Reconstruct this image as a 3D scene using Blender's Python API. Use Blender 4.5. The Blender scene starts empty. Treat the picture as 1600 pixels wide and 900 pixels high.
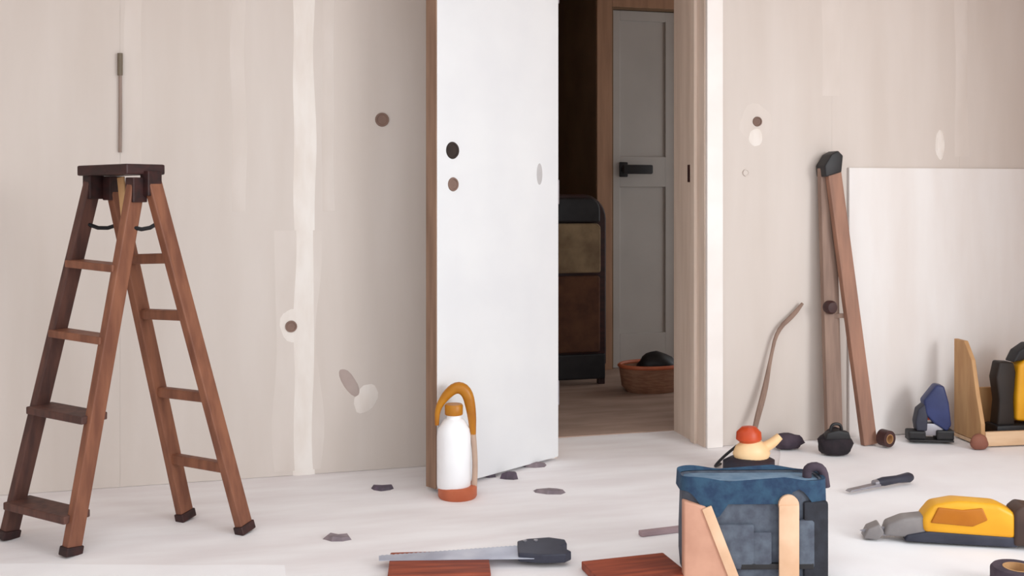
import bpy, bmesh, math, random
from mathutils import Vector, Matrix, noise

random.seed(7)
scn = bpy.context.scene
COL = scn.collection

# ------------------------------------------------------------------ camera
FPX, HX, HY, EYE = 1600.0, 800.0, 300.0, 1.0      # level camera, horizon on row 300, 1 m above the floor
cam_d = bpy.data.cameras.new('camera')
cam = bpy.data.objects.new('camera', cam_d)
COL.objects.link(cam)
cam.location = (0, 0, EYE)
cam.rotation_euler = (math.pi / 2, 0, 0)
cam_d.sensor_width = 36.0
cam_d.lens = 36.0
cam_d.shift_y = -150.0 / 1600.0
cam_d.clip_start = 0.05
scn.camera = cam

# ------------------------------------------------------------------ room frame (back wall runs 14.6 degrees to the camera)
O = Vector((-1.399, 3.448, 0))
U = Vector((0.96766, 0.25222, 0))                  # along the back wall, to the right
N = Vector((0.25222, -0.96766, 0))                 # out of the back wall, into the room
ROT = math.atan2(U.y, U.x)
ROOM = Matrix.Translation(O) @ Matrix.Rotation(ROT, 4, 'Z')   # local x = along wall, local -y = into room

# ------------------------------------------------------------------ light
world = bpy.data.worlds.new('world')
scn.world = world
world.use_nodes = True
bg = world.node_tree.nodes['Background']
bg.inputs[0].default_value = (0.95, 0.98, 1.0, 1)
bg.inputs[1].default_value = 1.12

def area(name, t, d, z, sx, sz, aim, power, color):
    l = bpy.data.lights.new(name, 'AREA')
    l.shape = 'RECTANGLE'; l.size = sx; l.size_y = sz; l.energy = power; l.color = color
    o = bpy.data.objects.new(name, l); COL.objects.link(o)
    o.location = O + U * t + N * d + Vector((0, 0, z))
    o.rotation_euler = Vector(aim).to_track_quat('-Z', 'Z').to_euler()
    return o
# light added for an assumed, unmodelled window behind and right of the camera
area('assumed_window_light', 4.6, 5.3, 1.75, 1.7, 1.6, (U * 1.5 + Vector((0, 0, .7))) - (U * 4.6 + N * 5.3 + Vector((0, 0, 1.75))), 86, (0.97, 0.99, 1.0))

scn.view_settings.view_transform = 'Standard'
scn.view_settings.look = 'None'
scn.view_settings.gamma = 1.0
scn.view_settings.use_curve_mapping = False
scn.view_settings.exposure = 0.38

# ------------------------------------------------------------------ materials
MATS = {}
def lin(c):
    return tuple(((v / 255) / 12.92 if v / 255 <= 0.04045 else ((v / 255 + 0.055) / 1.055) ** 2.4) for v in c)
def mat(name, c1, c2=None, rough=0.6, scale=6.0, stretch=(1, 1, 1), metal=0.0, bump=0.0, detail=4, spec=0.4, lo=0.35, hi=0.65):
    if name in MATS: return MATS[name]
    m = bpy.data.materials.new(name); m.use_nodes = True
    nt = m.node_tree; b = nt.nodes['Principled BSDF']
    b.inputs['Roughness'].default_value = rough
    b.inputs['Metallic'].default_value = metal
    b.inputs['Specular IOR Level'].default_value = spec
    c2 = c2 or tuple(max(0, v * 0.88) for v in c1)
    tc = nt.nodes.new('ShaderNodeTexCoord'); mp = nt.nodes.new('ShaderNodeMapping')
    mp.inputs['Scale'].default_value = stretch
    nz = nt.nodes.new('ShaderNodeTexNoise'); nz.inputs['Scale'].default_value = scale; nz.inputs['Detail'].default_value = detail
    cr = nt.nodes.new('ShaderNodeValToRGB')
    cr.color_ramp.elements[0].position = lo; cr.color_ramp.elements[1].position = hi
    cr.color_ramp.elements[0].color = (*lin(c1), 1); cr.color_ramp.elements[1].color = (*lin(c2), 1)
    L = nt.links
    L.new(tc.outputs['Object'], mp.inputs['Vector']); L.new(mp.outputs['Vector'], nz.inputs['Vector'])
    L.new(nz.outputs['Fac'], cr.inputs['Fac']); L.new(cr.outputs['Color'], b.inputs['Base Color'])
    if bump:
        bp = nt.nodes.new('ShaderNodeBump'); bp.inputs['Strength'].default_value = bump; bp.inputs['Distance'].default_value = 0.01
        L.new(nz.outputs['Fac'], bp.inputs['Height']); L.new(bp.outputs['Normal'], b.inputs['Normal'])
    MATS[name] = m
    return m

M_WALL = mat('bare_wallboard', (206, 195, 187), (212, 202, 195), 0.9, 1.6, (4, 1, 0.6), bump=0.06, spec=0.2)
M_WALLP = mat('thin_compound', (215, 205, 198), (209, 198, 190), 0.9, 3.0, (3, 1, 1), spec=0.2)
M_WALLBASE = mat('wall_core', (170, 150, 138), None, 0.9)
M_COMP = mat('joint_compound', (233, 226, 220), (224, 214, 206), 0.85, 5.0, (3, 1, 1), bump=0.2, spec=0.2)
M_BOARD = mat('white_plasterboard', (234, 230, 228), (226, 219, 215), 0.85, 2.0, (3, 1, 0.6), spec=0.2)
M_DOOR = mat('white_door_paint', (224, 224, 225), (219, 219, 221), 0.45, 4.0)
M_DOOREDGE = mat('shaded_door_edge', (150, 120, 100), (130, 102, 84), 0.7, 8.0, (6, 6, 0.5))  # brown stands in for shade on the white leaf's free edge
M_TRIM = mat('white_trim', (240, 234, 230), (232, 224, 219), 0.55, 4.0)
M_JAMB = mat('raw_jamb', (226, 208, 194), (214, 195, 180), 0.7, 6.0, (5, 5, 0.4))
M_FLOOR = mat('dusty_floor', (243, 240, 241), (232, 226, 227), 0.75, 3.2, (0.7, 3.2, 1), bump=0.15, detail=7, spec=0.3)
M_HALLFLOOR = mat('hall_floor', (174, 148, 134), (152, 128, 114), 0.7, 3.0, (1, 4, 1))
M_HALLWALL = mat('hall_brown_wall', (132, 106, 82), (118, 94, 72), 0.85, 3.0)
M_CEIL = mat('ceiling_plaster', (206, 176, 152), None, 0.9)
M_HALLTRIM = mat('hall_brown_trim', (176, 136, 108), (160, 122, 97), 0.6, 6, (6, 6, 0.5))
M_GREYDOOR = mat('grey_door_paint', (184, 179, 174), (176, 171, 166), 0.5, 3)
M_BLACK = mat('black_plastic', (26, 25, 28), (36, 34, 36), 0.5, 20)
M_BLACKMETAL = mat('black_metal', (22, 20, 22), (34, 31, 33), 0.4, 20, metal=0.4)
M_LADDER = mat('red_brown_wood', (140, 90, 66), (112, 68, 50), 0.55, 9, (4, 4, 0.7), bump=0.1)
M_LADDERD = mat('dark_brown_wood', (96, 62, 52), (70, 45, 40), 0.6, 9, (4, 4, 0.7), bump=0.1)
M_CAP = mat('very_dark_wood', (58, 28, 26), (38, 20, 20), 0.5, 12, (1, 4, 4))
M_TAN = mat('tan_wood', (200, 158, 112), (182, 138, 94), 0.6, 7, (4, 4, 0.6))
M_PALEWOOD = mat('pale_pine', (226, 194, 160), (212, 176, 140), 0.6, 7, (0.8, 5, 5))
M_TRESTLE = mat('trestle_brown', (160, 118, 98), (140, 104, 88), 0.65, 8, (5, 5, 0.5))
M_TRESTLEG = mat('grey_brown_wood', (150, 124, 110), (132, 108, 96), 0.7, 8, (5, 5, 0.5))  # darkened to a brown-grey shadow tone for the trestle's left leg
M_NAVY = mat('navy_canvas', (34, 56, 84), (48, 78, 102), 0.85, 40, bump=0.3)
M_CHAR = mat('charcoal_canvas', (92, 100, 112), (74, 78, 90), 0.85, 35, bump=0.3)
M_STRAP = mat('tan_leather', (228, 190, 158), (214, 172, 138), 0.6, 12)
M_SALMON = mat('pinkish_suede', (206, 156, 132), (184, 134, 112), 0.75, 9)
M_ORANGE = mat('orange_red_plastic', (206, 78, 34), (186, 64, 26), 0.4, 12)
M_CREAM = mat('cream_plastic', (248, 214, 166), (240, 198, 146), 0.4, 10)
M_AMBER = mat('amber_plastic', (196, 132, 30), (166, 100, 14), 0.4, 9)
M_WHITEPL = mat('white_plastic', (248, 248, 250), (240, 240, 243), 0.35, 5)
M_TERRA = mat('terracotta_plastic', (198, 110, 76), (178, 92, 60), 0.5, 9)
M_YELLOW = mat('tool_yellow', (238, 176, 40), (226, 158, 26), 0.4, 9)
M_AMBERD = mat('deep_amber', (188, 112, 14), (172, 98, 10), 0.4, 9)
M_STEEL = mat('dull_steel', (172, 170, 176), (150, 147, 154), 0.35, 14, metal=0.7)
M_BLUEGREY = mat('blue_grey_steel', (200, 204, 216), (176, 180, 196), 0.35, 10, metal=0.3)
M_GREYPL = mat('warm_grey_plastic', (146, 140, 138), (126, 120, 120), 0.5, 12)
M_DKGREY = mat('dark_slate_plastic', (56, 58, 72), (44, 45, 58), 0.5, 12)
M_BLUE = mat('tool_blue', (52, 62, 108), (40, 48, 88), 0.4, 12)
M_RUST = mat('rust_board', (156, 74, 48), (116, 50, 34), 0.6, 7, (0.7, 6, 6))
M_DKBROWN = mat('dark_brown_plastic', (70, 40, 38), (54, 32, 32), 0.5, 12)
M_RAG = mat('dark_mauve_cloth', (78, 66, 76), (60, 50, 60), 0.95, 18, bump=0.4)
M_SHEET = mat('white_dust_sheet', (250, 249, 251), (244, 241, 243), 0.8, 4, bump=0.15)
M_DEBRIS_SHADE = mat('grey_debris_shade', (142, 128, 132), (118, 106, 112), 0.9, 25, bump=0.4)  # also colours one chip that stands in for shadow
M_SHADECHIP = mat('dark_shade_chip', (96, 82, 96), (80, 72, 80), 0.9, 25, bump=0.4)  # dark tone for the shade below and behind the open leaf
M_CHAIRB = mat('chair_brown_cloth', (96, 62, 42), (78, 48, 34), 0.9, 14, bump=0.2)
M_CHAIRK = mat('chair_khaki_cloth', (150, 128, 98), (112, 92, 70), 0.9, 8, bump=0.2)
M_BASKET = mat('basket_brown', (158, 116, 92), (136, 96, 74), 0.8, 20, (1, 1, 5), bump=0.4)
M_HOLE = mat('dark_cavity', (58, 46, 42), (44, 36, 32), 0.9, 10)
M_SPOT = mat('brown_backbox', (140, 114, 102), (120, 96, 86), 0.8, 10)
M_CABLE = mat('grey_cable', (146, 126, 116), (132, 116, 104), 0.6, 10)

# ------------------------------------------------------------------ mesh helpers
def box(bm, lo, hi, M=None, bevel=0.0, seg=2):
    t = bmesh.new(); bmesh.ops.create_cube(t, size=1)
    lo = Vector(lo); hi = Vector(hi)
    for v in t.verts:
        v.co = Vector([lo[i] + (v.co[i] + 0.5) * (hi[i] - lo[i]) for i in range(3)])
    if bevel: bmesh.ops.bevel(t, geom=t.edges[:], offset=bevel, segments=seg, affect='EDGES', profile=0.6)
    merge(bm, t, M)
def merge(bm, t, M=None):
    if M is not None: bmesh.ops.transform(t, matrix=M, verts=t.verts)
    me = bpy.data.meshes.new('tmp'); t.to_mesh(me); t.free(); bm.from_mesh(me); bpy.data.meshes.remove(me)
def frame(p0, p1, up):
    z = (p1 - p0).normalized(); x = (up - z * up.dot(z)).normalized(); y = z.cross(x)
    m = Matrix((x, y, z)).transposed().to_4x4(); m.translation = p0
    return m
def beam(bm, p0, p1, w, h, up, bevel=0.003, ext=0.0):
    p0 = Vector(p0); p1 = Vector(p1)
    L = (p1 - p0).length
    box(bm, (-w / 2, -h / 2, -ext), (w / 2, h / 2, L + ext), frame(p0, p1, Vector(up)), bevel)
def tube(bm, pts, r, seg=10, smooth=2):
    pts = [Vector(p) for p in pts]
    rs = r if isinstance(r, (list, tuple)) else [r] * len(pts)
    for _ in range(smooth):                                    # corner cutting
        q = [pts[0]]; qr = [rs[0]]
        for i in range(len(pts) - 1):
            q += [pts[i].lerp(pts[i + 1], .25), pts[i].lerp(pts[i + 1], .75)]
            qr += [rs[i] * .75 + rs[i + 1] * .25, rs[i] * .25 + rs[i + 1] * .75]
        q.append(pts[-1]); qr.append(rs[-1]); pts, rs = q, qr
    t = bmesh.new(); rings = []; up = Vector((0.13, 0.2, 1)).normalized()
    for i, p in enumerate(pts):
        d = (pts[min(i + 1, len(pts) - 1)] - pts[max(i - 1, 0)]).normalized()
        if abs(d.dot(up)) > .97: up = Vector((1, 0.1, 0))
        x = (up - d * up.dot(d)).normalized(); y = d.cross(x); up = x
        rings.append([t.verts.new(p + (x * math.cos(a) + y * math.sin(a)) * rs[i]) for a in [2 * math.pi * k / seg for k in range(seg)]])
    for a, b in zip(rings, rings[1:]):
        for k in range(seg): t.faces.new((a[k], a[(k + 1) % seg], b[(k + 1) % seg], b[k]))
    t.faces.new(rings[0][::-1]); t.faces.new(rings[-1])
    merge(bm, t)
def lathe(bm, prof, seg=28, M=None, sx=1.0, sy=1.0):
    t = bmesh.new(); rings = []
    for r, z in prof:
        if r < 1e-5: rings.append([t.verts.new((0, 0, z))])
        else: rings.append([t.verts.new((r * sx * math.cos(2 * math.pi * k / seg), r * sy * math.sin(2 * math.pi * k / seg), z)) for k in range(seg)])
    for a, b in zip(rings, rings[1:]):
        for k in range(seg):
            k2 = (k + 1) % seg
            if len(a) == 1 and len(b) > 1: t.faces.new((a[0], b[k2], b[k]))
            elif len(b) == 1 and len(a) > 1: t.faces.new((a[k], a[k2], b[0]))
            elif len(a) > 1: t.faces.new((a[k], a[k2], b[k2], b[k]))
    bmesh.ops.recalc_face_normals(t, faces=t.faces[:])
    merge(bm, t, M)
def prism(bm, pts, y0, y1, M=None, bevel=0.0):
    """outline in x/z, thickness along y"""
    t = bmesh.new()
    a = [t.verts.new((x, y0, z)) for x, z in pts]; b = [t.verts.new((x, y1, z)) for x, z in pts]
    t.faces.new(a); t.faces.new(b[::-1]); n = len(pts)
    for k in range(n): t.faces.new((a[k], b[k], b[(k + 1) % n], a[(k + 1) % n]))
    bmesh.ops.recalc_face_normals(t, faces=t.faces[:])
    if bevel: bmesh.ops.bevel(t, geom=t.edges[:], offset=bevel, segments=3, affect='EDGES', profile=0.55)
    merge(bm, t, M)
def lump(bm, rx, ry, rz, amp=0.25, f=3.0, seed=0, M=None, sub=3):
    t = bmesh.new(); bmesh.ops.create_icosphere(t, subdivisions=sub, radius=1)
    for v in t.verts:
        k = 1 + amp * noise.noise(v.co * f * 0.5 + Vector((seed * 7.3, seed, 0))) + amp * .5 * noise.noise(v.co * f + Vector((0, seed * 3.1, seed)))
        v.co = Vector((v.co.x * rx * k, v.co.y * ry * k, max(-0.75, v.co.z * k) * rz + 0.75 * rz))
    merge(bm, t, M)
def chip(bm, r, h, seed, n=7):
    rnd = random.Random(seed)
    pts = [(r * rnd.uniform(.6, 1.1) * math.cos(2 * math.pi * k / n), r * rnd.uniform(.35, .6) * math.sin(2 * math.pi * k / n)) for k in range(n)]
    t = bmesh.new()
    a = [t.verts.new((x, y, 0)) for x, y in pts]; b = [t.verts.new((x * .8, y * .8, h * rnd.uniform(.6, 1.2))) for x, y in pts]
    t.faces.new(a[::-1]); c = t.verts.new((0, 0, h * 1.1))
    for k in range(n):
        t.faces.new((a[k], a[(k + 1) % n], b[(k + 1) % n], b[k])); t.faces.new((b[k], b[(k + 1) % n], c))
    merge(bm, t)
def build(name, fn, m, parent=None, smooth=False, kind=None):
    bm = bmesh.new(); fn(bm)
    me = bpy.data.meshes.new(name); bm.to_mesh(me); bm.free()
    me.materials.append(m)
    if smooth:
        for p in me.polygons: p.use_smooth = True
        try: me.set_sharp_from_angle(angle=math.radians(40))
        except Exception: pass
    o = bpy.data.objects.new(name, me); COL.objects.link(o)
    if parent: o.parent = parent
    if kind: o['kind'] = kind
    return o
def B(*boxes, bevel=0.0):
    def fn(bm):
        for lo, hi in boxes: box(bm, lo, hi, None, bevel)
    return fn
def tag(o, label, cat, group=None):
    o['label'] = label; o['category'] = cat
    if group: o['group'] = group
    return o
def thing(name, label, cat, loc, rz=0.0, group=None):
    o = bpy.data.objects.new(name, None); COL.objects.link(o)
    o.empty_display_size = 0.05
    o.location = loc; o.rotation_euler = (0, 0, rz)
    return tag(o, label, cat, group)
def struct(name, fn, m, room=True):
    o = build(name, fn, m, None, kind='structure')
    if room: o.matrix_world = ROOM
    return o
def F(px, py, z=0.0):
    """floor point seen at a pixel of the 1600x900 photograph"""
    Y = FPX * EYE / (py - HY)
    return Vector(((px - HX) / FPX * Y, Y, z))
def D(px, py, Y):
    return Vector(((px - HX) / FPX * Y, Y, EYE - (py - HY) / FPX * Y))
def Wt(px, d=0.0):
    """distance along the back wall (at depth d in front of it) of a pixel column"""
    k = (px - HX) / FPX; o = O + N * d
    return (o.y * k - o.x) / (U.x - U.y * k)
def Wz(px, py, d=0.0):
    p = O + N * d + U * Wt(px, d)
    return EYE - (py - HY) / FPX * p.y

# ------------------------------------------------------------------ room shell (coordinates along the wall: x right, -y into the room)
T0, T1, TL, TR = 1.620, 2.222, -1.70, 3.80        # door opening and the side walls
HEAD, CEIL, WD = 2.03, 2.2, 0.28
JT = 0.012                                          # wallboard thickness

floor = struct('floor', B(((TL - .1, -6.0, -.06), (TR + .1, 3.2, 0))), M_FLOOR)
wall = struct('wall_back', B(((TL, JT, 0), (T0 - .03, WD, CEIL)), ((T1 + .03, JT, 0), (TR, WD, CEIL)), ((T0 - .03, JT, HEAD + .03), (T1 + .03, WD, CEIL))), M_WALLBASE)
def panel(x0, x1, z0, z1):
    return build('wallboard_panel', B(((x0 + .0002, 0, z0 + .001), (x1 - .0002, JT, z1))), M_WALL, wall)
for x0, x1 in ((TL, -1.145), (-1.145, -.535), (-.535, .075), (.075, .686), (.686, 1.296), (1.296, T0 - .03), (T1 + .03, 2.786), (2.786, 3.39), (3.39, TR)):
    panel(x0, x1, 0, CEIL - .001)
panel(T0 - .03, T1 + .03, HEAD + .03, CEIL - .001)

def strip(px0, px1, py0, py1, seed, thick=.003, m=M_COMP, name='joint_strip'):
    """hand-trowelled band of compound over a joint"""
    x0, x1 = Wt(px0), Wt(px1); z1 = Wz((px0 + px1) / 2, py0); z0 = max(0.0, Wz((px0 + px1) / 2, py1))
    n = max(6, int((z1 - z0) / .06))
    def fn(bm):
        w = (x1 - x0)
        cols = []
        for i in range(n + 1):
            z = z0 + (z1 - z0) * i / n
            a = x0 + w * .22 * noise.noise(Vector((seed, z * 3, 0))); b = x1 + w * .22 * noise.noise(Vector((seed + 9, z * 3, 0)))
            cols.append([bm.verts.new(p) for p in ((a, 0, z), (a + w * .2, -thick, z), (b - w * .2, -thick, z), (b, 0, z))])
        for p, q in zip(cols, cols[1:]):
            for k in range(3): bm.faces.new((p[k], p[k + 1], q[k + 1], q[k]))
            bm.faces.new((p[3], p[0], q[0], q[3]))
        bm.faces.new(cols[0][::-1]); bm.faces.new(cols[-1])
        bmesh.ops.recalc_face_normals(bm, faces=bm.faces[:])
    return build(name, fn, m, wall, True)
strip(458, 492, -240, 742, 1)
strip(504, 522, -240, 330, 2, .002, M_WALLP)
strip(362, 384, -240, 330, 3, .0015, M_WALLP)
strip(430, 500, 360, 735, 4, .0012, M_WALLP)
strip(1285, 1312, -240, 150, 5, .0012, M_WALLP)
strip(1492, 1512, -240, 245, 6, .0012, M_WALLP)
strip(196, 222, -240, 260, 7, .001, M_WALLP)

def patch(px, py, wpx, hpx, seed, m=M_COMP, thick=.003, name='filler_patch', tilt=0.0):
    x, z = Wt(px), Wz(px, py); s = FPX / (O + U * x).y
    rx, rz = wpx / s / 2, hpx / s / 2
    def fn(bm):
        n = 18; ring = []; top = []
        for k in range(n):
            a = 2 * math.pi * k / n; q = 1 + .18 * noise.noise(Vector((math.cos(a) * 1.4, math.sin(a) * 1.4, seed)))
            dx, dz = rx * q * math.cos(a), rz * q * math.sin(a)
            dx, dz = dx * math.cos(tilt) - dz * math.sin(tilt), dx * math.sin(tilt) + dz * math.cos(tilt)
            ring.append(bm.verts.new((x + dx, .0005, z + dz))); top.append(bm.verts.new((x + dx * .75, -thick, z + dz * .75)))
        c = bm.verts.new((x, -thick, z)); bm.faces.new(ring)
        for k in range(n):
            bm.faces.new((ring[k], ring[(k + 1) % n], top[(k + 1) % n], top[k])); bm.faces.new((top[k], top[(k + 1) % n], c))
        bmesh.ops.recalc_face_normals(bm, faces=bm.faces[:])
    return build(name, fn, m, wall, True)
patch(458, 508, 46, 70, 11, thick=.0016)
patch(572, 622, 34, 50, 12, tilt=-.5)
patch(1181, 214, 26, 30, 13)
patch(1469, 226, 17, 48, 14, thick=.006)
patch(1181, 192, 60, 62, 15, M_WALLP, thick=.001)
def wall_box(px, py, r, m, depth=.004):
    """small round back box left in the wallboard: rim ring with a sunken centre"""
    x, z = Wt(px), Wz(px, py)
    Mx = Matrix.Translation((x, 0, z)) @ Matrix.Rotation(math.pi / 2, 4, 'X')
    o = build('back_box', lambda bm: lathe(bm, [(0, .0035), (r * .7, .0035), (r * .78, .006), (r, .006), (r * 1.05, 0), (0, 0)], 20, Mx), m, wall, True)
    return o
wall_box(597, 187, .024, M_SPOT); wall_box(455, 510, .02, M_SPOT)
wall_box(1183, 190, .019, M_SPOT); wall_box(1165, 270, .013, M_WALL); wall_box(1388, 518, .022, M_WALL)
patch(546, 598, 20, 56, 16, mat('scuff', (184, 168, 161), (170, 152, 146), .9), .004, 'scuffed_plaster', tilt=.55)

# white plasterboard sheet fixed low on the right, its top edge at about 1.1 m
sx0 = Wt(1324); sz = Wz(1460, 263)
sheet = struct('trim_1', B(((sx0, -.014, .002), (TR - .02, -.0005, sz)), bevel=.002), M_BOARD)
sheet['label'] = 'white plasterboard sheet fixed along the lower wall'

# door lining, casing
trim = struct('trim_2', B(((T1, -.004, 0), (T1 + .03, WD + .01, HEAD + .03)), ((T0 - .03, -.004, 0), (T0, WD + .01, HEAD + .03)), ((T0, -.004, HEAD), (T1, WD + .01, HEAD + .03))), M_JAMB)
build('door_stop', B(((T1 - .014, .06, 0), (T1, .10, HEAD - .014)), ((T0, .06, HEAD - .014), (T1, .10, HEAD)), bevel=.002), M_JAMB, trim)
zk = Wz(1085, 270)
def strike(bm):
    box(bm, (T1 - .004, .118, zk - .035), (T1, .146, zk + .035), None, .001)
    box(bm, (T1 - .006, .124, zk - .016), (T1 - .003, .140, zk + .016), None, .001)
build('strike_plate', strike, M_DKBROWN, trim)
cas = struct('trim_3', B(((T1 + .004, -.022, 0), (T1 + .072, -.004, HEAD + .08)), bevel=.004), M_TRIM)
struct('trim_4', B(((T0 - .07, -.02, 0), (T0 - .012, -.004, HEAD + .08)), bevel=.004), M_TRIM)
struct('trim_5', B(((T0 - .012, -.022, HEAD + .008), (T1 + .004, -.004, HEAD + .08)), bevel=.004), M_TRIM)

# side walls, ceiling
struct('wall_left', B(((TL - .1, -6.0, 0), (TL, WD, CEIL))), M_WALL)
struct('wall_right', B(((TR, -1.75, 0), (TR + .2, WD, CEIL))), mat('tan_plaster', (196, 162, 136), (184, 150, 124), 0.9, 3.0))  # unseen; length set to shade the back wall's right end, tan for warm bounce
struct('ceiling', B(((TL - .1, -1.15, CEIL), (TR + .2, 3.2, CEIL + .1))), M_CEIL)  # unseen; low and cut short, shading wall tops and letting sky reach the floor

# hallway behind the doorway; unseen right end left open to let sky light in
HD = 1.74                                           # far wall with the grey door
kx = lambda px: Wt(px, -HD)
HX0 = kx(931)
hd0, hd1 = kx(958), kx(1060)
DH = Wz(1000, 16, -HD)
struct('floor_hall', B(((T0 - 1.2, WD + .01, .0005), (T1 + 1.6, 3.1, .004))), M_HALLFLOOR)
struct('wall_hall_far', B(((HX0, HD, 0), (hd0 - .0, HD + .12, CEIL)), ((hd1, HD, 0), (T1 + 1.6, HD + .12, CEIL)), ((hd0, HD, DH), (hd1, HD + .12, CEIL))), M_HALLWALL)
struct('wall_hall_deep', B(((T0 - 1.2, 2.75, 0), (HX0 + .3, 2.85, CEIL)), ((T0 - 1.3, WD, 0), (T0 - 1.2, 2.85, CEIL)), ((HX0, HD + .12, 0), (HX0 + .1, 2.75, CEIL))), M_HALLWALL)
struct('trim_6', B(((HX0 + .002, HD - .016, .004), (hd0 - .012, HD, DH + .07)), ((hd1 + .012, HD - .016, .004), (hd1 + .09, HD, DH + .07)), ((hd0 - .012, HD - .016, DH + .012), (hd1 + .012, HD, DH + .07)), bevel=.003), M_HALLTRIM)
gd = struct('door_2', B(((hd0 + .004, HD + .022, .01), (hd1 - .004, HD + .052, DH - .004))), M_GREYDOOR)
gd['label'] = 'grey inner door at the back of the dim hallway'
gw = hd1 - hd0
def rails(bm):
    for lo, hi in (((hd0 + .004, .01), (hd0 + .045, DH - .004)), ((hd1 - .075, .01), (hd1 - .004, DH - .004))):
        box(bm, (lo[0], HD + .010, lo[1]), (hi[0], HD + .022, hi[1]), None, .002)
    for z0, z1 in ((.01, .20), (1.03, 1.2), (DH - .06, DH - .004)):
        box(bm, (hd0 + .045, HD + .010, z0), (hd1 - .075, HD + .022, z1), None, .002)
build('door_rails', rails, M_GREYDOOR, gd)
zl = Wz(990, 265, -HD)
def lever(bm):
    x0, x1 = kx(968), kx(1014)
    box(bm, (x0, HD - .004, zl - .042), (x0 + .05, HD + .010, zl + .042), None, .006)
    box(bm, (x0 + .01, HD - .05, zl - .014), (x0 + .04, HD - .003, zl + .014), None, .004)
    box(bm, (x0 + .002, HD - .065, zl - .026), (x1, HD - .042, zl + .026), None, .010)
build('lever_handle', lever, M_BLACK, gd, True)

# open white door leaf, hinged on the left jamb and swung about 148 degrees
hinge = O + U * (T0 + .0) + N * .03
k = (683 - HX) / FPX
Yf = 3.45
for _ in range(60):
    v = Vector((k * Yf, Yf, 0)) - hinge
    Yf -= (0.605 - v.length) * .3
    Yf = min(max(Yf, 3.2), 3.8)
free = Vector((k * Yf, Yf, 0))
dl = (free - hinge).normalized(); LW = (free - hinge).length
leaf_rot = math.atan2(dl.y, dl.x)
TH = .055
leafM = Matrix.Translation(hinge) @ Matrix.Rotation(leaf_rot, 4, 'Z')   # x along the leaf to the free edge; face towards the room at y=0?
side = 1.0
nrm = Vector((-dl.y, dl.x, 0))
if nrm.dot(-hinge) > 0: side = -1.0                  # leaf body lies on the far side of its visible face
ya, yb = sorted((0.0, side * TH))
leaf = struct('door_1', B(((.004, ya, .012), (LW - .001, yb, HEAD - .006)), bevel=.002), M_DOOR, room=False)
leaf.matrix_world = leafM
leaf['label'] = 'white door leaf standing open into the room with empty lock holes'
build('leaf_edge', B(((LW - .001, ya + .002, .014), (LW + .003, yb - .002, HEAD - .008))), M_DOOREDGE, leaf)
def lx(px):                                           # distance along the leaf of a pixel column
    kk = (px - HX) / FPX
    return (kk * hinge.y - hinge.x) / (dl.x - kk * dl.y)
def lz(px, py):
    return EYE - (py - HY) / FPX * (hinge + dl * lx(px)).y
def lock(px, py, r, m, proud=.004):
    Mx = Matrix.Translation((lx(px), -side * .0, lz(px, py))) @ Matrix.Rotation(math.pi / 2 * side, 4, 'X')
    return build('lock_hole', lambda bm: lathe(bm, [(0, .0008), (r * .72, .0008), (r * .8, proud), (r, proud), (r * 1.08, 0), (0, 0)], 24, Mx), m, leaf, True)
lock(707, 235, .027, M_HOLE); lock(708, 288, .022, M_SPOT); 
Mx = Matrix.Translation((lx(843), 0, lz(843, 272)))
build('latch_scar', lambda bm: lathe(bm, [(0, .0015), (.016, .0015), (.022, 0), (0, 0)], 20, Mx @ Matrix.Rotation(math.pi / 2 * side, 4, 'X'), sx=.7, sy=1.8), mat('pale_grey_scar', (196, 192, 192), None, .7), leaf, True)
for z in (.25, 1.0, 1.75):
    build('hinge', lambda bm: (tube(bm, [(-.005, side * .03, z - .05), (-.005, side * .03, z + .05)], .007, 10, 0), box(bm, (-.001, min(0, side * .04), z - .045), (.0045, max(0, side * .04), z + .045))), M_STEEL, leaf)

# ------------------------------------------------------------------ wooden stepladder
fA, fB, fC, fD = F(12, 842), F(110, 868), F(291, 812), F(384, 832)
base = (fA + fB + fC + fD) / 4
tA, tB = D(146, 282, 3.03), D(213, 286, 2.92)
tC, tD = D(177, 284, 3.05), D(236, 276, 2.94)
lad = thing('step_ladder', 'red-brown wooden A-frame stepladder standing against the bare wall', 'ladder', base)
ax_w = ((fB - fA) + (fD - fC)).normalized()           # along the rungs
ax_s = Vector((-ax_w.y, ax_w.x, 0))                   # along the spread
def rail(name, f, t, m):
    return build(name, lambda bm: beam(bm, f - base, t - base + (t - f).normalized() * .0, .048, .026, ax_s, .004), m, lad)
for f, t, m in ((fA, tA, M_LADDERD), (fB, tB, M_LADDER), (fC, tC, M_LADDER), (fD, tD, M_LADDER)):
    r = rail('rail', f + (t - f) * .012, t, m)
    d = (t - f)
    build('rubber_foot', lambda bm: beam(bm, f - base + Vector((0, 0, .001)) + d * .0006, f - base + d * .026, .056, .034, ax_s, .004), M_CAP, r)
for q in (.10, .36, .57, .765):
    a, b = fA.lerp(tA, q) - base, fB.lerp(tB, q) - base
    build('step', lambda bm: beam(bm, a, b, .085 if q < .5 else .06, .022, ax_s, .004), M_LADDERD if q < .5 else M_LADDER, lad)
for q in (.185, .385, .615, .775):
    a, b = fC.lerp(tC, q) - base, fD.lerp(tD, q) - base
    build('rung', lambda bm: beam(bm, a, b, .03, .03, ax_s, .006), M_LADDER, lad)
up = Vector((0, 0, 1))
ca, cb = (tA + tC) / 2 - base - ax_w * .03, (tB + tD) / 2 - base + ax_w * .01
build('top_cap', lambda bm: beam(bm, ca + up * .03, cb + up * .03, .13, .03, ax_s, .005), M_CAP, lad)
for p, q in ((tA, tC), (tB, tD)):
    build('hinge_bracket', lambda bm: (beam(bm, p - base - up * .055, p - base + up * .016, .05, .034, ax_s, .003), beam(bm, q - base - up * .055, q - base + up * .016, .05, .034, ax_s, .003)), M_CAP, lad)
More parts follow.
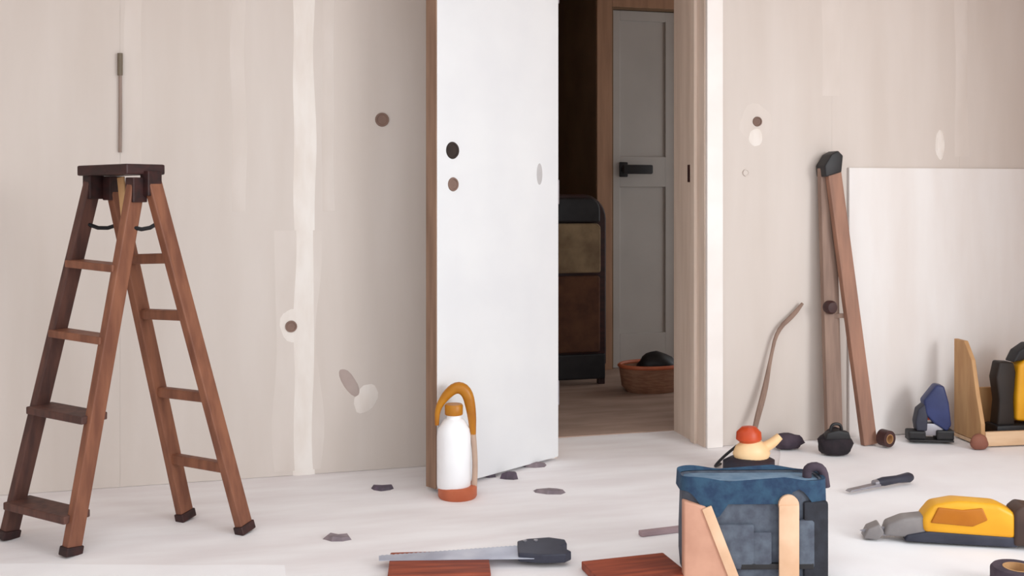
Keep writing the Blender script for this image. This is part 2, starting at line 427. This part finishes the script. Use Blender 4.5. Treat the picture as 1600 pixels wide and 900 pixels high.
a, b = (fA.lerp(tA, .88) - base), (fC.lerp(tC, .88) - base)
build('spreader_bar', lambda bm: tube(bm, [a, (a + b) / 2 - up * .02, b], .006, 8, 1), M_BLACKMETAL, lad)
a2, b2 = (fB.lerp(tB, .88) - base), (fD.lerp(tD, .88) - base)
build('spreader_bar', lambda bm: tube(bm, [a2, (a2 + b2) / 2 - up * .02, b2], .006, 8, 1), M_BLACKMETAL, lad)
cc = (ca + cb) / 2
build('tan_strap', lambda bm: beam(bm, cc + up * .01, cc - up * .13 + ax_w * .02, .006, .028, ax_s, .002), M_TAN, lad)

# cable hanging on the wall over the ladder
cx, z1, z2, z3 = Wt(188), Wz(188, 86), Wz(188, 118), Wz(188, 238)
cab = tag(build('hanging_cable', lambda bm: tube(bm, [(cx, -.006, z1), (cx + .001, -.006, (z1 + z3) / 2), (cx, -.006, z3)], .0055, 8), M_CABLE, None, True), 'thin grey cable end hanging down the bare wall above the stepladder', 'cable')
cab.matrix_world = ROOM
build('cable_sleeve', lambda bm: tube(bm, [(cx, -.008, z1 + .005), (cx, -.008, z2)], .0085, 10, 0), mat('olive_sleeve', (124, 110, 92), None, .6), cab, True)

# ------------------------------------------------------------------ white jug with amber handle at the door's free edge
p = F(713, 776)
jug = thing('plastic_jug', 'white plastic jug with amber handle beside the open white door', 'jug', p)
build('jug_body', lambda bm: lathe(bm, [(0, .030), (.052, .030), (.056, .04), (.056, .20), (.052, .225), (.034, .252), (.024, .258), (.024, .275), (0, .275)], 28, Matrix.Translation((-.008, 0, 0))), M_WHITEPL, jug, True)
build('base_ring', lambda bm: lathe(bm, [(0, 0), (.060, 0), (.064, .006), (.064, .034), (.058, .040), (0, .040)], 28, Matrix.Translation((.004, 0, 0))), M_TERRA, jug, True)
build('screw_cap', lambda bm: lathe(bm, [(0, .270), (.029, .270), (.030, .274), (.030, .30), (.027, .304), (0, .304)], 20, Matrix.Translation((-.008, 0, 0))), M_AMBER, jug, True)
build('handle', lambda bm: tube(bm, [(-.064, 0, .235), (-.062, 0, .29), (-.030, 0, .338), (.004, 0, .362), (.036, 0, .345), (.050, 0, .28), (.055, 0, .205)], [.007, .010, .016, .020, .020, .016, .010], 12), M_AMBER, jug, True)
build('handle_stem', lambda bm: tube(bm, [(.054, 0, .212), (.060, 0, .15), (.062, 0, .09), (.058, 0, .032)], [.010, .009, .009, .010], 10), mat('tan_plastic', (202, 172, 152), None, .5), jug, True)

# ------------------------------------------------------------------ debris and shadow stand-ins on the floor
def debris(px, py, r, h, m, label, seed, group=None, rz=0.0, name='debris_shade_chip'):
    o = tag(build(name, lambda bm: chip(bm, r, h, seed), m), label, 'debris', group)
    o.location = F(px, py); o.rotation_euler = (0, 0, rz)
g = 'dark chips in place of the shadow gap under the open door'  # these chips take the place of the dark gap shaded by the leaf
debris(766, 745, .028, .022, M_SHADECHIP, 'smaller dark mauve chip standing in for the shadow under the door, nearer the white jug', 3, g, .3)
debris(796, 748, .034, .024, M_SHADECHIP, 'larger dark mauve chip standing in for the shadow under the door, farther from the white jug', 5, g, -.2)
debris(838, 728, .055, .014, M_DEBRIS_SHADE, 'flat grey chip on the floor near the door hinge side', 8, None, .25)  # shadow gap carried on towards the hinge as a grey chip
debris(860, 769, .062, .010, M_DEBRIS_SHADE, 'wide flat grey flake on the open floor before the doorway', 9, None, -.12)
debris(528, 842, .05, .012, M_DEBRIS_SHADE, 'grey flake on the floor beside the stepladder', 12, None, -.2)
debris(600, 764, .05, .012, M_SHADECHIP, 'dark flake standing in for the floor shadow behind the open door', 14, None, .1)  # dark piece laid down as the leaf's shadow on the floor

# ------------------------------------------------------------------ things leaning by the right wall
fl, fr = F(1303, 694, .003), F(1358, 697, .003)
bt = (fl + fr) / 2
tr = thing('wooden_trestle', 'narrow brown wooden folding trestle with black cap leaning on the wall', 'trestle', bt)
wp = lambda px, py, d: D(px, py, (O + N * d + U * Wt(px, d)).y)
tl, trr = wp(1291, 262, .035), wp(1300, 258, .06)
nn = -N
build('leg', lambda bm: beam(bm, fl - bt + up * .004, tl - bt, .068, .026, U, .004), M_TRESTLEG, tr)
build('leg', lambda bm: beam(bm, fr - bt + up * .004, trr - bt, .060, .028, U, .004), M_TRESTLE, tr)
tt = (tl + trr) / 2 - bt
build('hinge_cap', lambda bm: prism(bm, [(-.035, -.055), (.035, -.035), (.042, .03), (.02, .05), (-.01, .035), (-.04, -.01)], -.035, .035, Matrix.Translation(tt + up * .012) @ Matrix.Rotation(ROT, 4, 'Z'), .005), M_BLACK, tr, True)
kn = wp(1297, 480, .08) - bt
build('locking_knob', lambda bm: lathe(bm, [(0, -.02), (.018, -.02), (.026, -.012), (.027, .01), (.02, .02), (0, .022)], 18, Matrix.Translation(kn) @ Matrix.Rotation(ROT, 4, 'Z') @ Matrix.Rotation(math.pi / 2, 4, 'X')), M_DKBROWN, tr, True)
ck = fl.lerp(tl, .46) - bt; cr2 = fr.lerp(trr, .46) - bt
build('cross_brace', lambda bm: beam(bm, ck, cr2, .018, .012, up, .002), M_TRESTLEG, tr)

pts = [wp(1254, 474, .02), wp(1240, 492, .02), wp(1214, 516, .025), wp(1204, 560, .03), wp(1195, 610, .04), wp(1180, 665, .06), F(1174, 706, .012)]
tag(build('bent_batten', lambda bm: tube(bm, pts, [.006, .010, .008, .006, .013, .011, .007], 8), M_TRESTLEG, None, True), 'thin bent grey-brown lath leaning on the wall beside the trestle', 'lath')

def ragged(name, px, py, r, m, label, cat, seed, amp=.3):
    o = tag(build(name, lambda bm: lump(bm, *r, amp, 3.0, seed), m, None, True), label, cat)
    o.location = F(px, py, .007); return o
ragged('cloth_rag', 1230, 703, (.055, .035, .032), M_RAG, 'small dark mauve rag bunched at the foot of the wall', 'rag', 2)
# black pouch by the trestle foot
pp = F(1304, 712, .007)
po = thing('tool_pouch', 'black tool pouch slumped at the foot of the wooden trestle', 'pouch', pp, .1)
build('pouch_body', lambda bm: lump(bm, .066, .04, .055, .18, 2.5, 5), mat('black_nylon', (40, 30, 36), (28, 22, 28), .8, 30, bump=.2), po, True)
build('pouch_flap', lambda bm: prism(bm, [(-.05, .062), (.05, .062), (.042, .09), (0, .098), (-.044, .088)], -.038, -.006, None, .006), M_BLACK, po, True)
build('pouch_loop', lambda bm: tube(bm, [(-.025, -.02, .085), (-.02, -.02, .118), (.015, -.02, .118), (.02, -.02, .088)], .006, 8), M_BLACK, po, True)
# small tape roll
rp = F(1384, 700, .007)
ro = thing('tape_roll', 'small dark brown tape roll standing beside the trestle foot', 'tape', rp, .5)
Mr = Matrix.Translation((0, 0, .032)) @ Matrix.Rotation(math.pi / 2, 4, 'X')
build('tape', lambda bm: lathe(bm, [(.018, -.02), (.032, -.02), (.032, .02), (.018, .02), (.018, -.02)], 24, Mr), M_DKBROWN, ro, True)
build('core', lambda bm: lathe(bm, [(.0165, -.021), (.0185, -.021), (.0185, .021), (.0165, .021), (.0165, -.021)], 24, Mr), M_TAN, ro, True)

# blue jigsaw
jp = F(1452, 692, .007)
js = thing('jigsaw', 'blue electric jigsaw standing on its black sole plate by the wall', 'power tool', jp, -.1)
def sole(bm):
    box(bm, (-.085, -.036, .004), (.085, .036, .012), None, .003)
    box(bm, (-.088, -.03, .010), (-.02, .03, .045), None, .008); box(bm, (.02, -.03, .010), (.088, .03, .05), None, .008)
build('sole_plate', sole, M_BLACK, js)
build('gearbox', lambda bm: prism(bm, [(-.055, .045), (-.015, .045), (-.012, .10), (-.015, .16), (-.05, .13), (-.06, .08)], -.026, .026, None, .006), M_DKGREY, js, True)
jh = build('housing', lambda bm: prism(bm, [(.012, .075), (.06, .045), (.078, .07), (.068, .16), (.05, .225), (.02, .23), (-.03, .165), (-.02, .11)], -.03, .03, None, .010), M_BLUE, js, True)
build('trigger', lambda bm: box(bm, (-.012, -.008, .085), (.012, .008, .11), None, .003), M_ORANGE, jh)
build('base_collar', lambda bm: box(bm, (-.03, -.02, .025), (.05, .02, .075), None, .008), M_STEEL, js, True)
build('blade', lambda bm: box(bm, (-.05, -.001, .0005), (-.042, .001, .05)), M_STEEL, js)

# wooden crate with the black and yellow tool
cp = F(1530, 700, .004)
cr = thing('wooden_crate', 'open tan wooden crate with low front board at the foot of the wall', 'crate', cp, ROT * .6)
CW, CD = .34, .17
build('bottom_board', B(((.0, .0, .004), (CW, CD, .018)), bevel=.002), M_PALEWOOD, cr)
build('front_board', B(((.018, -.014, .004), (CW, .0, .06)), bevel=.003), M_PALEWOOD, cr)
build('side_panel', lambda bm: prism(bm, [(-.012, .02), (CD, .02), (CD, .40), (.10, .40), (.05, .33), (.02, .20), (-.012, .09)], -.0, .018, Matrix.Rotation(math.pi / 2, 4, 'Z') @ Matrix.Translation((0, -.018, 0)), .003), M_TAN, cr)
build('back_board', B(((.018, CD - .014, .018), (CW, CD, .20)), bevel=.003), M_TAN, cr)
build('corner_foot', lambda bm: lump(bm, .036, .025, .035, .15, 2, 4, Matrix.Translation((-.02, -.03, .0))), mat('red_brown_foot', (150, 98, 80), (128, 78, 64), .7), cr, True)

tp = cp + Vector((.115, .085, .019))
pt = thing('cordless_nailer', 'black and yellow cordless power tool upright in the wooden crate', 'power tool', tp, ROT * .6)
build('battery', lambda bm: box(bm, (-.035, -.045, 0), (.17, .045, .055), None, .010), M_BLACK, pt, True)
build('grip', lambda bm: prism(bm, [(-.022, .05), (.055, .05), (.05, .15), (.06, .26), (.05, .30), (-.01, .305), (-.026, .24), (-.012, .15)], -.028, .028, None, .010), mat('tool_black_brown', (46, 38, 34), (34, 28, 26), .55), pt, True)
build('housing', lambda bm: prism(bm, [(.057, .07), (.16, .06), (.19, .12), (.19, .30), (.12, .325), (.068, .29), (.06, .16)], -.036, .036, None, .012), M_YELLOW, pt, True)
build('magazine', lambda bm: prism(bm, [(.045, .30), (.19, .325), (.19, .365), (.12, .375), (.07, .345)], -.03, .03, None, .008), M_BLACK, pt, True)

# ------------------------------------------------------------------ dust sheets on the floor
def sheet_mesh(corners, nx, ny, seed, amp=.012):
    c = [Vector((v.x, v.y, 0)) for v in corners]          # near-left, near-right, far-right, far-left
    def fn(bm):
        g = []
        for j in range(ny + 1):
            row = []
            for i in range(nx + 1):
                s, t = i / nx, j / ny
                q = c[0].lerp(c[1], s).lerp(c[3].lerp(c[2], s), t)
                e = min(s, 1 - s, t, 1 - t)
                wob = noise.noise(Vector((q.x * 5, q.y * 5, seed))) * .012 * (1 if e < .02 else 0)
                w = max(0, noise.noise(Vector((q.x * 3 + q.y * 2.5, q.y * 9 - q.x * 2, seed + 3))) - .22) * amp
                row.append(bm.verts.new((q.x + wob, q.y + wob, .002 + w)))
            g.append(row)
        for j in range(ny):
            for i in range(nx): bm.faces.new((g[j][i], g[j][i + 1], g[j + 1][i + 1], g[j + 1][i]))
        r = bmesh.ops.extrude_face_region(bm, geom=bm.faces[:])
        bmesh.ops.translate(bm, verts=[v for v in r['geom'] if isinstance(v, bmesh.types.BMVert)], vec=(0, 0, -.0018))
        bmesh.ops.recalc_face_normals(bm, faces=bm.faces[:])
    return fn
def wf(px, d):
    q = O + N * d + U * Wt(px, d); return Vector((q.x, q.y, 0))
tag(build('dust_sheet', sheet_mesh([F(1215, 990), F(1850, 990), wf(1610, .02), wf(1218, .02)], 60, 60, 4, .008), M_SHEET, None, True), 'white dust sheet spread under the tools along the wall', 'dust sheet')
tag(build('paper_sheet', sheet_mesh([F(-160, 985), F(460, 985), F(445, 884), F(-120, 882)], 40, 16, 9, .01), M_SHEET, None, True), 'white paper sheet on the floor in front of the stepladder', 'paper sheet')

# ------------------------------------------------------------------ orange sander behind the tool bag
sp = F(1170, 741)
sa = thing('palm_sander', 'orange and cream palm sander with dark base behind the tool bag', 'power tool', sp, .15)
build('sanding_pad', lambda bm: lathe(bm, [(0, .004), (.085, .004), (.094, .02), (.094, .05), (.07, .062), (0, .062)], 28, None, 1, .6), mat('black_navy_rubber', (34, 36, 48), (48, 26, 32), .6, 8), sa, True)
build('motor_body', lambda bm: lathe(bm, [(0, .058), (.062, .058), (.068, .075), (.058, .10), (.036, .118), (0, .12)], 24, Matrix.Translation((.01, 0, 0)), 1, .7), M_CREAM, sa, True)
build('palm_grip', lambda bm: lathe(bm, [(0, .112), (.03, .112), (.046, .125), (.044, .15), (.026, .168), (0, .172)], 24, Matrix.Translation((.0, 0, 0)), 1, .8), M_ORANGE, sa, True)
build('dust_port', lambda bm: tube(bm, [(.05, 0, .09), (.085, 0, .105), (.115, 0, .13)], [.02, .018, .014], 12), M_CREAM, sa, True)
build('power_cord', lambda bm: tube(bm, [(-.04, .01, .1), (-.08, .03, .06), (-.11, .06, .012), (-.06, .12, .008)], .005, 8), M_BLACK, sa, True)

# ------------------------------------------------------------------ navy tool bag
BY = 2.62
bx0, bx1 = (1068 - HX) / FPX * BY, (1293 - HX) / FPX * BY
BW = bx1 - bx0
bag = thing('tool_bag', 'navy and charcoal canvas tool bag with tan leather straps', 'tool bag', (bx0 + BW / 2, BY + .058, 0.006), 0.02)
bh = EYE - (757 - HY) / FPX * BY
hw = BW / 2
def shell(bm):
    t = bmesh.new(); seg = 40; levels = [(.93, 0), (.98, .015), (1.0, .06), (1.0, bh * .5), (.985, bh * .8), (.985, bh)]
    def ring(sc, z, ins=0.0):
        vs = []
        for q in range(seg):
            a = 2 * math.pi * q / seg; ca, sa_ = math.cos(a), math.sin(a)
            e = .38
            x = (hw * sc - ins) * math.copysign(abs(ca) ** e, ca); y = (.056 * sc - ins) * math.copysign(abs(sa_) ** e, sa_)
            vs.append(t.verts.new((x, y, z)))
        return vs
    rs = [ring(*l) for l in levels] + [ring(.985, bh, .008), ring(.97, .03, .008)]
    for a, b in zip(rs, rs[1:]):
        for q in range(seg): t.faces.new((a[q], a[(q + 1) % seg], b[(q + 1) % seg], b[q]))
    t.faces.new(rs[0][::-1]); t.faces.new(rs[-1])
    merge(bm, t)
build('bag_body', shell, M_CHAR, bag, True)
def rimband(bm):
    seg = 80; t = bmesh.new(); top = []; bot = []; ti = []
    for q in range(seg):
        a = 2 * math.pi * q / seg; ca, sa_ = math.cos(a), math.sin(a); e = .38
        cx_ = math.copysign(abs(ca) ** e, ca); cy_ = math.copysign(abs(sa_) ** e, sa_)
        x, y = (hw + .004) * cx_, .061 * cy_
        drop = .055 + .025 * math.sin(x / hw * 2.4 * math.pi) + .015 * math.sin(x / hw * 9)
        top.append(t.verts.new((x, y, bh + .008 + .006 * math.sin(x * 30)))); bot.append(t.verts.new((x * 1.012, y * 1.03, bh - drop)))
        ti.append(t.verts.new((x * .955, y * .86, bh + .002)))
    for q in range(seg):
        r = (q + 1) % seg
        t.faces.new((bot[q], bot[r], top[r], top[q])); t.faces.new((top[q], top[r], ti[r], ti[q]))
    merge(bm, t)
build('rim_band', rimband, M_NAVY, bag, True)
for x, w, z in ((-.055, .10, bh * .58), (.115, .07, bh * .62), (.015, .05, bh * .5)):
    build('pocket', lambda bm: box(bm, (x - w / 2, -.066, .03), (x + w / 2, -.050, z), None, .008), M_CHAR, bag, True)
xs = (1230 - 1180.5) / FPX * BY
build('strap', lambda bm: (box(bm, (xs - .026, -.075, .004), (xs + .026, -.068, bh * .78), None, .003), lathe(bm, [(0, -.006), (.026, -.006), (.026, .002), (0, .002)], 20, Matrix.Translation((xs, -.070, bh * .78)) @ Matrix.Rotation(math.pi / 2, 4, 'X'))), M_STRAP, bag, True)
build('side_panel', lambda bm: prism(bm, [(-hw - .003, .004), (-hw + .135, .004), (-hw + .10, bh * .40), (-hw + .055, bh * .76), (-hw - .003, bh * .82)], -.067, -.035, None, .006), M_SALMON, bag, True)
build('strap', lambda bm: beam(bm, (-hw + .055, -.069, bh * .76), (-hw + .128, -.069, .004), .026, .006, (1, 0, 0), .002), M_STRAP, bag, True)
build('handle', lambda bm: tube(bm, [(hw - .035, .0, bh - .01), (hw - .035, .0, bh + .022), (hw + .006, .0, bh + .024), (hw + .014, .0, bh - .03)], .012, 12), M_RAG, bag, True)
build('seam_binding', lambda bm: box(bm, (-hw * .22, -.0665, bh * .12), (hw * .80, -.050, bh * .18), None, .003), M_BLACK, bag)

build('dark_gusset', lambda bm: box(bm, (hw - .062, -.064, .004), (hw + .002, -.02, bh * .80), None, .008), mat('dark_canvas', (46, 48, 56), (38, 38, 44), .85, 35, bump=.3), bag, True)
build('top_panel', lambda bm: box(bm, (-hw * .94, -.048, bh - .012), (hw * .94, .048, bh - .004), None, .003), mat('pale_denim', (118, 142, 164), (96, 122, 146), .85, 30, bump=.3), bag, True)

# ------------------------------------------------------------------ foreground right: yellow reciprocating saw, chisel, black tape
A1, A2 = F(1350, 842), F(1600, 855)
ang = math.atan2(A2.y - A1.y, A2.x - A1.x)
rs_ = thing('reciprocating_saw', 'yellow and grey reciprocating saw lying on the white dust sheet', 'power tool', F(1350, 842, .008), ang)
K = (A2 - A1).length / 250.0                              # metres for one photo pixel along the tool
build('blade', lambda bm: prism(bm, [(-8 * K, .02), (10 * K, .006), (52 * K, .010), (52 * K, .032), (20 * K, .034)], -.012, -.009, None, 0), M_STEEL, rs_)
build('blade_shoe', lambda bm: prism(bm, [(-4 * K, .002), (20 * K, .0), (30 * K, .02), (22 * K, .045), (4 * K, .03)], -.03, .02, None, .005), M_GREYPL, rs_, True)
build('nose', lambda bm: prism(bm, [(28 * K, .012), (95 * K, .010), (105 * K, .04), (98 * K, .075), (60 * K, .065), (34 * K, .045)], -.03, .03, None, .010), M_GREYPL, rs_, True)
build('underside', lambda bm: prism(bm, [(60 * K, .002), (150 * K, .0), (235 * K, .0), (235 * K, .03), (100 * K, .035), (64 * K, .02)], -.036, .036, None, .007), M_DKGREY, rs_, True)
rh = build('housing', lambda bm: prism(bm, [(90 * K, .03), (232 * K, .024), (232 * K, .095), (205 * K, .118), (140 * K, .122), (105 * K, .108), (88 * K, .07)], -.038, .038, None, .014), M_YELLOW, rs_, True)
build('grip_panel', lambda bm: prism(bm, [(100 * K, .06), (165 * K, .055), (188 * K, .075), (180 * K, .108), (150 * K, .10), (112 * K, .104)], -.043, -.034, None, .004), M_AMBERD, rh, True)
rb = build('battery', lambda bm: prism(bm, [(228 * K, .005), (300 * K, .01), (300 * K, .105), (240 * K, .118), (228 * K, .10)], -.042, .042, None, .010), mat('battery_brown', (88, 66, 56), (66, 48, 42), .5, 8), rs_, True)
build('battery_latch', lambda bm: box(bm, (246 * K, -.048, .05), (275 * K, -.040, .08), None, .003), mat('olive_latch', (128, 116, 84), None, .5), rb)

c1, c2 = F(1335, 772, .02), F(1424, 757, .02)
ch = thing('wood_chisel', 'slim chisel with dark slate handle on the white dust sheet', 'chisel', (c1.x, c1.y, .008), math.atan2(c2.y - c1.y, c2.x - c1.x))
Lc = (c2 - c1).length
Mz = Matrix.Rotation(math.pi / 2, 4, 'Y')
build('blade', lambda bm: prism(bm, [(-.03, .004), (Lc * .42, .006), (Lc * .42, .016), (-.02, .010)], -.011, .011, None, .001), M_STEEL, ch)
build('handle', lambda bm: lathe(bm, [(0, Lc * .36), (.010, Lc * .36), (.015, Lc * .5), (.013, Lc * .75), (.017, Lc * .95), (.012, Lc), (0, Lc)], 16, Matrix.Translation((0, 0, .018)) @ Mz), M_DKGREY, ch, True)
build('ferrule', lambda bm: lathe(bm, [(0, Lc * .33), (.011, Lc * .33), (.012, Lc * .39), (0, Lc * .39)], 16, Matrix.Translation((0, 0, .017)) @ Mz), M_STEEL, ch, True)

bp = F(1590, 925)
bt2 = thing('tape_roll', 'fat black roll of tape on the dust sheet near the yellow saw', 'tape', (bp.x, bp.y, .006), 0)
build('tape', lambda bm: lathe(bm, [(.034, 0), (.06, 0), (.063, .006), (.063, .05), (.058, .056), (.034, .056), (.034, 0)], 32), M_RAG, bt2, True)
build('core', lambda bm: lathe(bm, [(.031, 0), (.0345, 0), (.0345, .057), (.031, .057), (.031, 0)], 28), M_TAN, bt2, True)

# ------------------------------------------------------------------ foreground middle: rust boards and handsaw
def plank(label, p0, p1, w, th, m, rz0=None, cham=.004):
    c = (p0 + p1) / 2; L_ = (p1 - p0).length
    o = tag(build('plank', lambda bm: box(bm, (-L_ / 2, -w, 0), (L_ / 2, 0, th), None, cham), m), label, 'plank')
    o.location = (c.x, c.y, 0.001); o.rotation_euler = (0, 0, math.atan2(p1.y - p0.y, p1.x - p0.x))
    return o
plank('rust-brown plank on the floor under the handsaw', F(610, 876), F(762, 872), .17, .022, M_RUST)
plank('rust-brown plank lying beside the tool bag', F(908, 890), F(1036, 876), .17, .022, M_RUST)
s0, s1 = F(592, 883), F(886, 869)
sw = thing('hand_saw', 'handsaw with pale blade and dark slate handle across the rust plank', 'saw', (s0.x, s0.y, .0245), math.atan2(s1.y - s0.y, s1.x - s0.x))
Ls = (s1 - s0).length
def blade(bm):
    pts = [(0, .0), (0, .035), (Ls * .80, .075), (Ls * .80, -.03)]
    n = 34
    teeth = []
    for i in range(n):
        x = Ls * .80 * (1 - (i + .5) / n); z = -.03 * x / (Ls * .8)
        teeth += [(x + Ls * .8 / n * .25, z - .005), (x - Ls * .8 / n * .25, z)]
    prism(bm, pts + teeth, -.0008, .0008, Matrix.Rotation(-math.pi / 2, 4, 'X') @ Matrix.Scale(-1, 4, (0, 0, 1)))
build('blade', blade, M_BLUEGREY, sw)
def grip(bm):
    outer = [(Ls * .74, -.035), (Ls * .80, -.05), (Ls * .92, -.055), (Ls * 1.0, -.03), (Ls * 1.0, -.0), (Ls * .96, .02), (Ls * 1.0, .065), (Ls * .96, .085), (Ls * .84, .082), (Ls * .72, .06)]
    prism(bm, outer, -.012, .012, Matrix.Rotation(-math.pi / 2, 4, 'X') @ Matrix.Scale(-1, 4, (0, 0, 1)), .004)
sg = build('handle', grip, M_DKGREY, sw)
for x in (.78, .84):
    build('rivet', lambda bm: lathe(bm, [(0, .011), (.006, .011), (.006, .0145), (0, .0155)], 12, Matrix.Translation((Ls * x, .03, 0))), M_STEEL, sg)
fb1, fb2 = F(1000, 838), F(1066, 830)
lath = tag(build('thin_lath', lambda bm: beam(bm, fb1 + up * .008, fb2 + up * .008, .014, .022, up, .002), mat('mauve_lath', (170, 146, 150), None, .8)), 'thin mauve-grey lath on the floor pointing at the tool bag', 'lath')

# ------------------------------------------------------------------ hallway things
hp = O + U * (T0) + N * (-1.0)
cpos = D(886, 603, 5.26); cpos.z = .004
ch2 = thing('padded_chair', 'old high-backed padded chair in the dim hallway behind the white door', 'chair', cpos, ROT)
def backshape(z0, z1, half, y0, y1, round_top=0.0):
    def fn(bm):
        pts = [(-half, z0), (half, z0)]
        if round_top:
            for k_ in range(9):
                a = math.pi / 2 * k_ / 8
                pts.append((half - round_top + round_top * math.cos(a), z1 - round_top + round_top * math.sin(a)))
            for k_ in range(9):
                a = math.pi / 2 + math.pi / 2 * k_ / 8
                pts.append((-half + round_top + round_top * math.cos(a), z1 - round_top + round_top * math.sin(a)))
        else: pts += [(half, z1), (-half, z1)]
        prism(bm, pts, y0, y1, None, .012)
    return fn
build('back_frame', backshape(.10, .985, .215, .0, .045, .13), M_CAP, ch2, True)
build('head_cushion', backshape(.84, .965, .17, -.035, .01, .06), M_BLACK, ch2, True)
build('back_cushion', backshape(.58, .835, .175, -.03, .01, .03), M_CHAIRK, ch2, True)
build('lower_panel', backshape(.17, .565, .175, -.02, .01, .02), M_CHAIRB, ch2, True)
build('seat', lambda bm: box(bm, (-.21, .04, .38), (.21, .36, .46), None, .02), M_CHAIRB, ch2, True)
build('skirt', lambda bm: box(bm, (-.205, -.012, .03), (.205, .03, .16), None, .008), M_BLACK, ch2)
for x in (-.19, .19):
    for y in (.02, .33):
        build('leg', lambda bm: beam(bm, (x, y, 0), (x, y, .39), .035, .035, (1, 0, 0), .004), M_CAP, ch2)

bpos = D(1018, 612, 5.14); bpos.z = .004
bk = thing('oval_basket', 'low brown oval basket on the hallway floor before the grey door', 'basket', bpos, ROT)
build('basket_wall', lambda bm: lathe(bm, [(0, 0), (.13, 0), (.155, .03), (.165, .10), (.17, .13), (.158, .13), (.145, .04), (0, .015)], 32, None, 1, .7), M_BASKET, bk, True)
build('rim_roll', lambda bm: tube(bm, [(.166 * math.cos(a), .116 * math.sin(a), .13) for a in [2 * math.pi * q / 24 for q in range(25)]], .010, 8, 0), M_TERRA, bk, True)
bun = tag(build('dark_bundle', lambda bm: lump(bm, .10, .07, .075, .2, 2.5, 9), M_BLACK, None, True), 'black cloth bundle lying in the brown oval basket', 'bundle')
bun.location = bpos + Vector((.02, .0, .06))
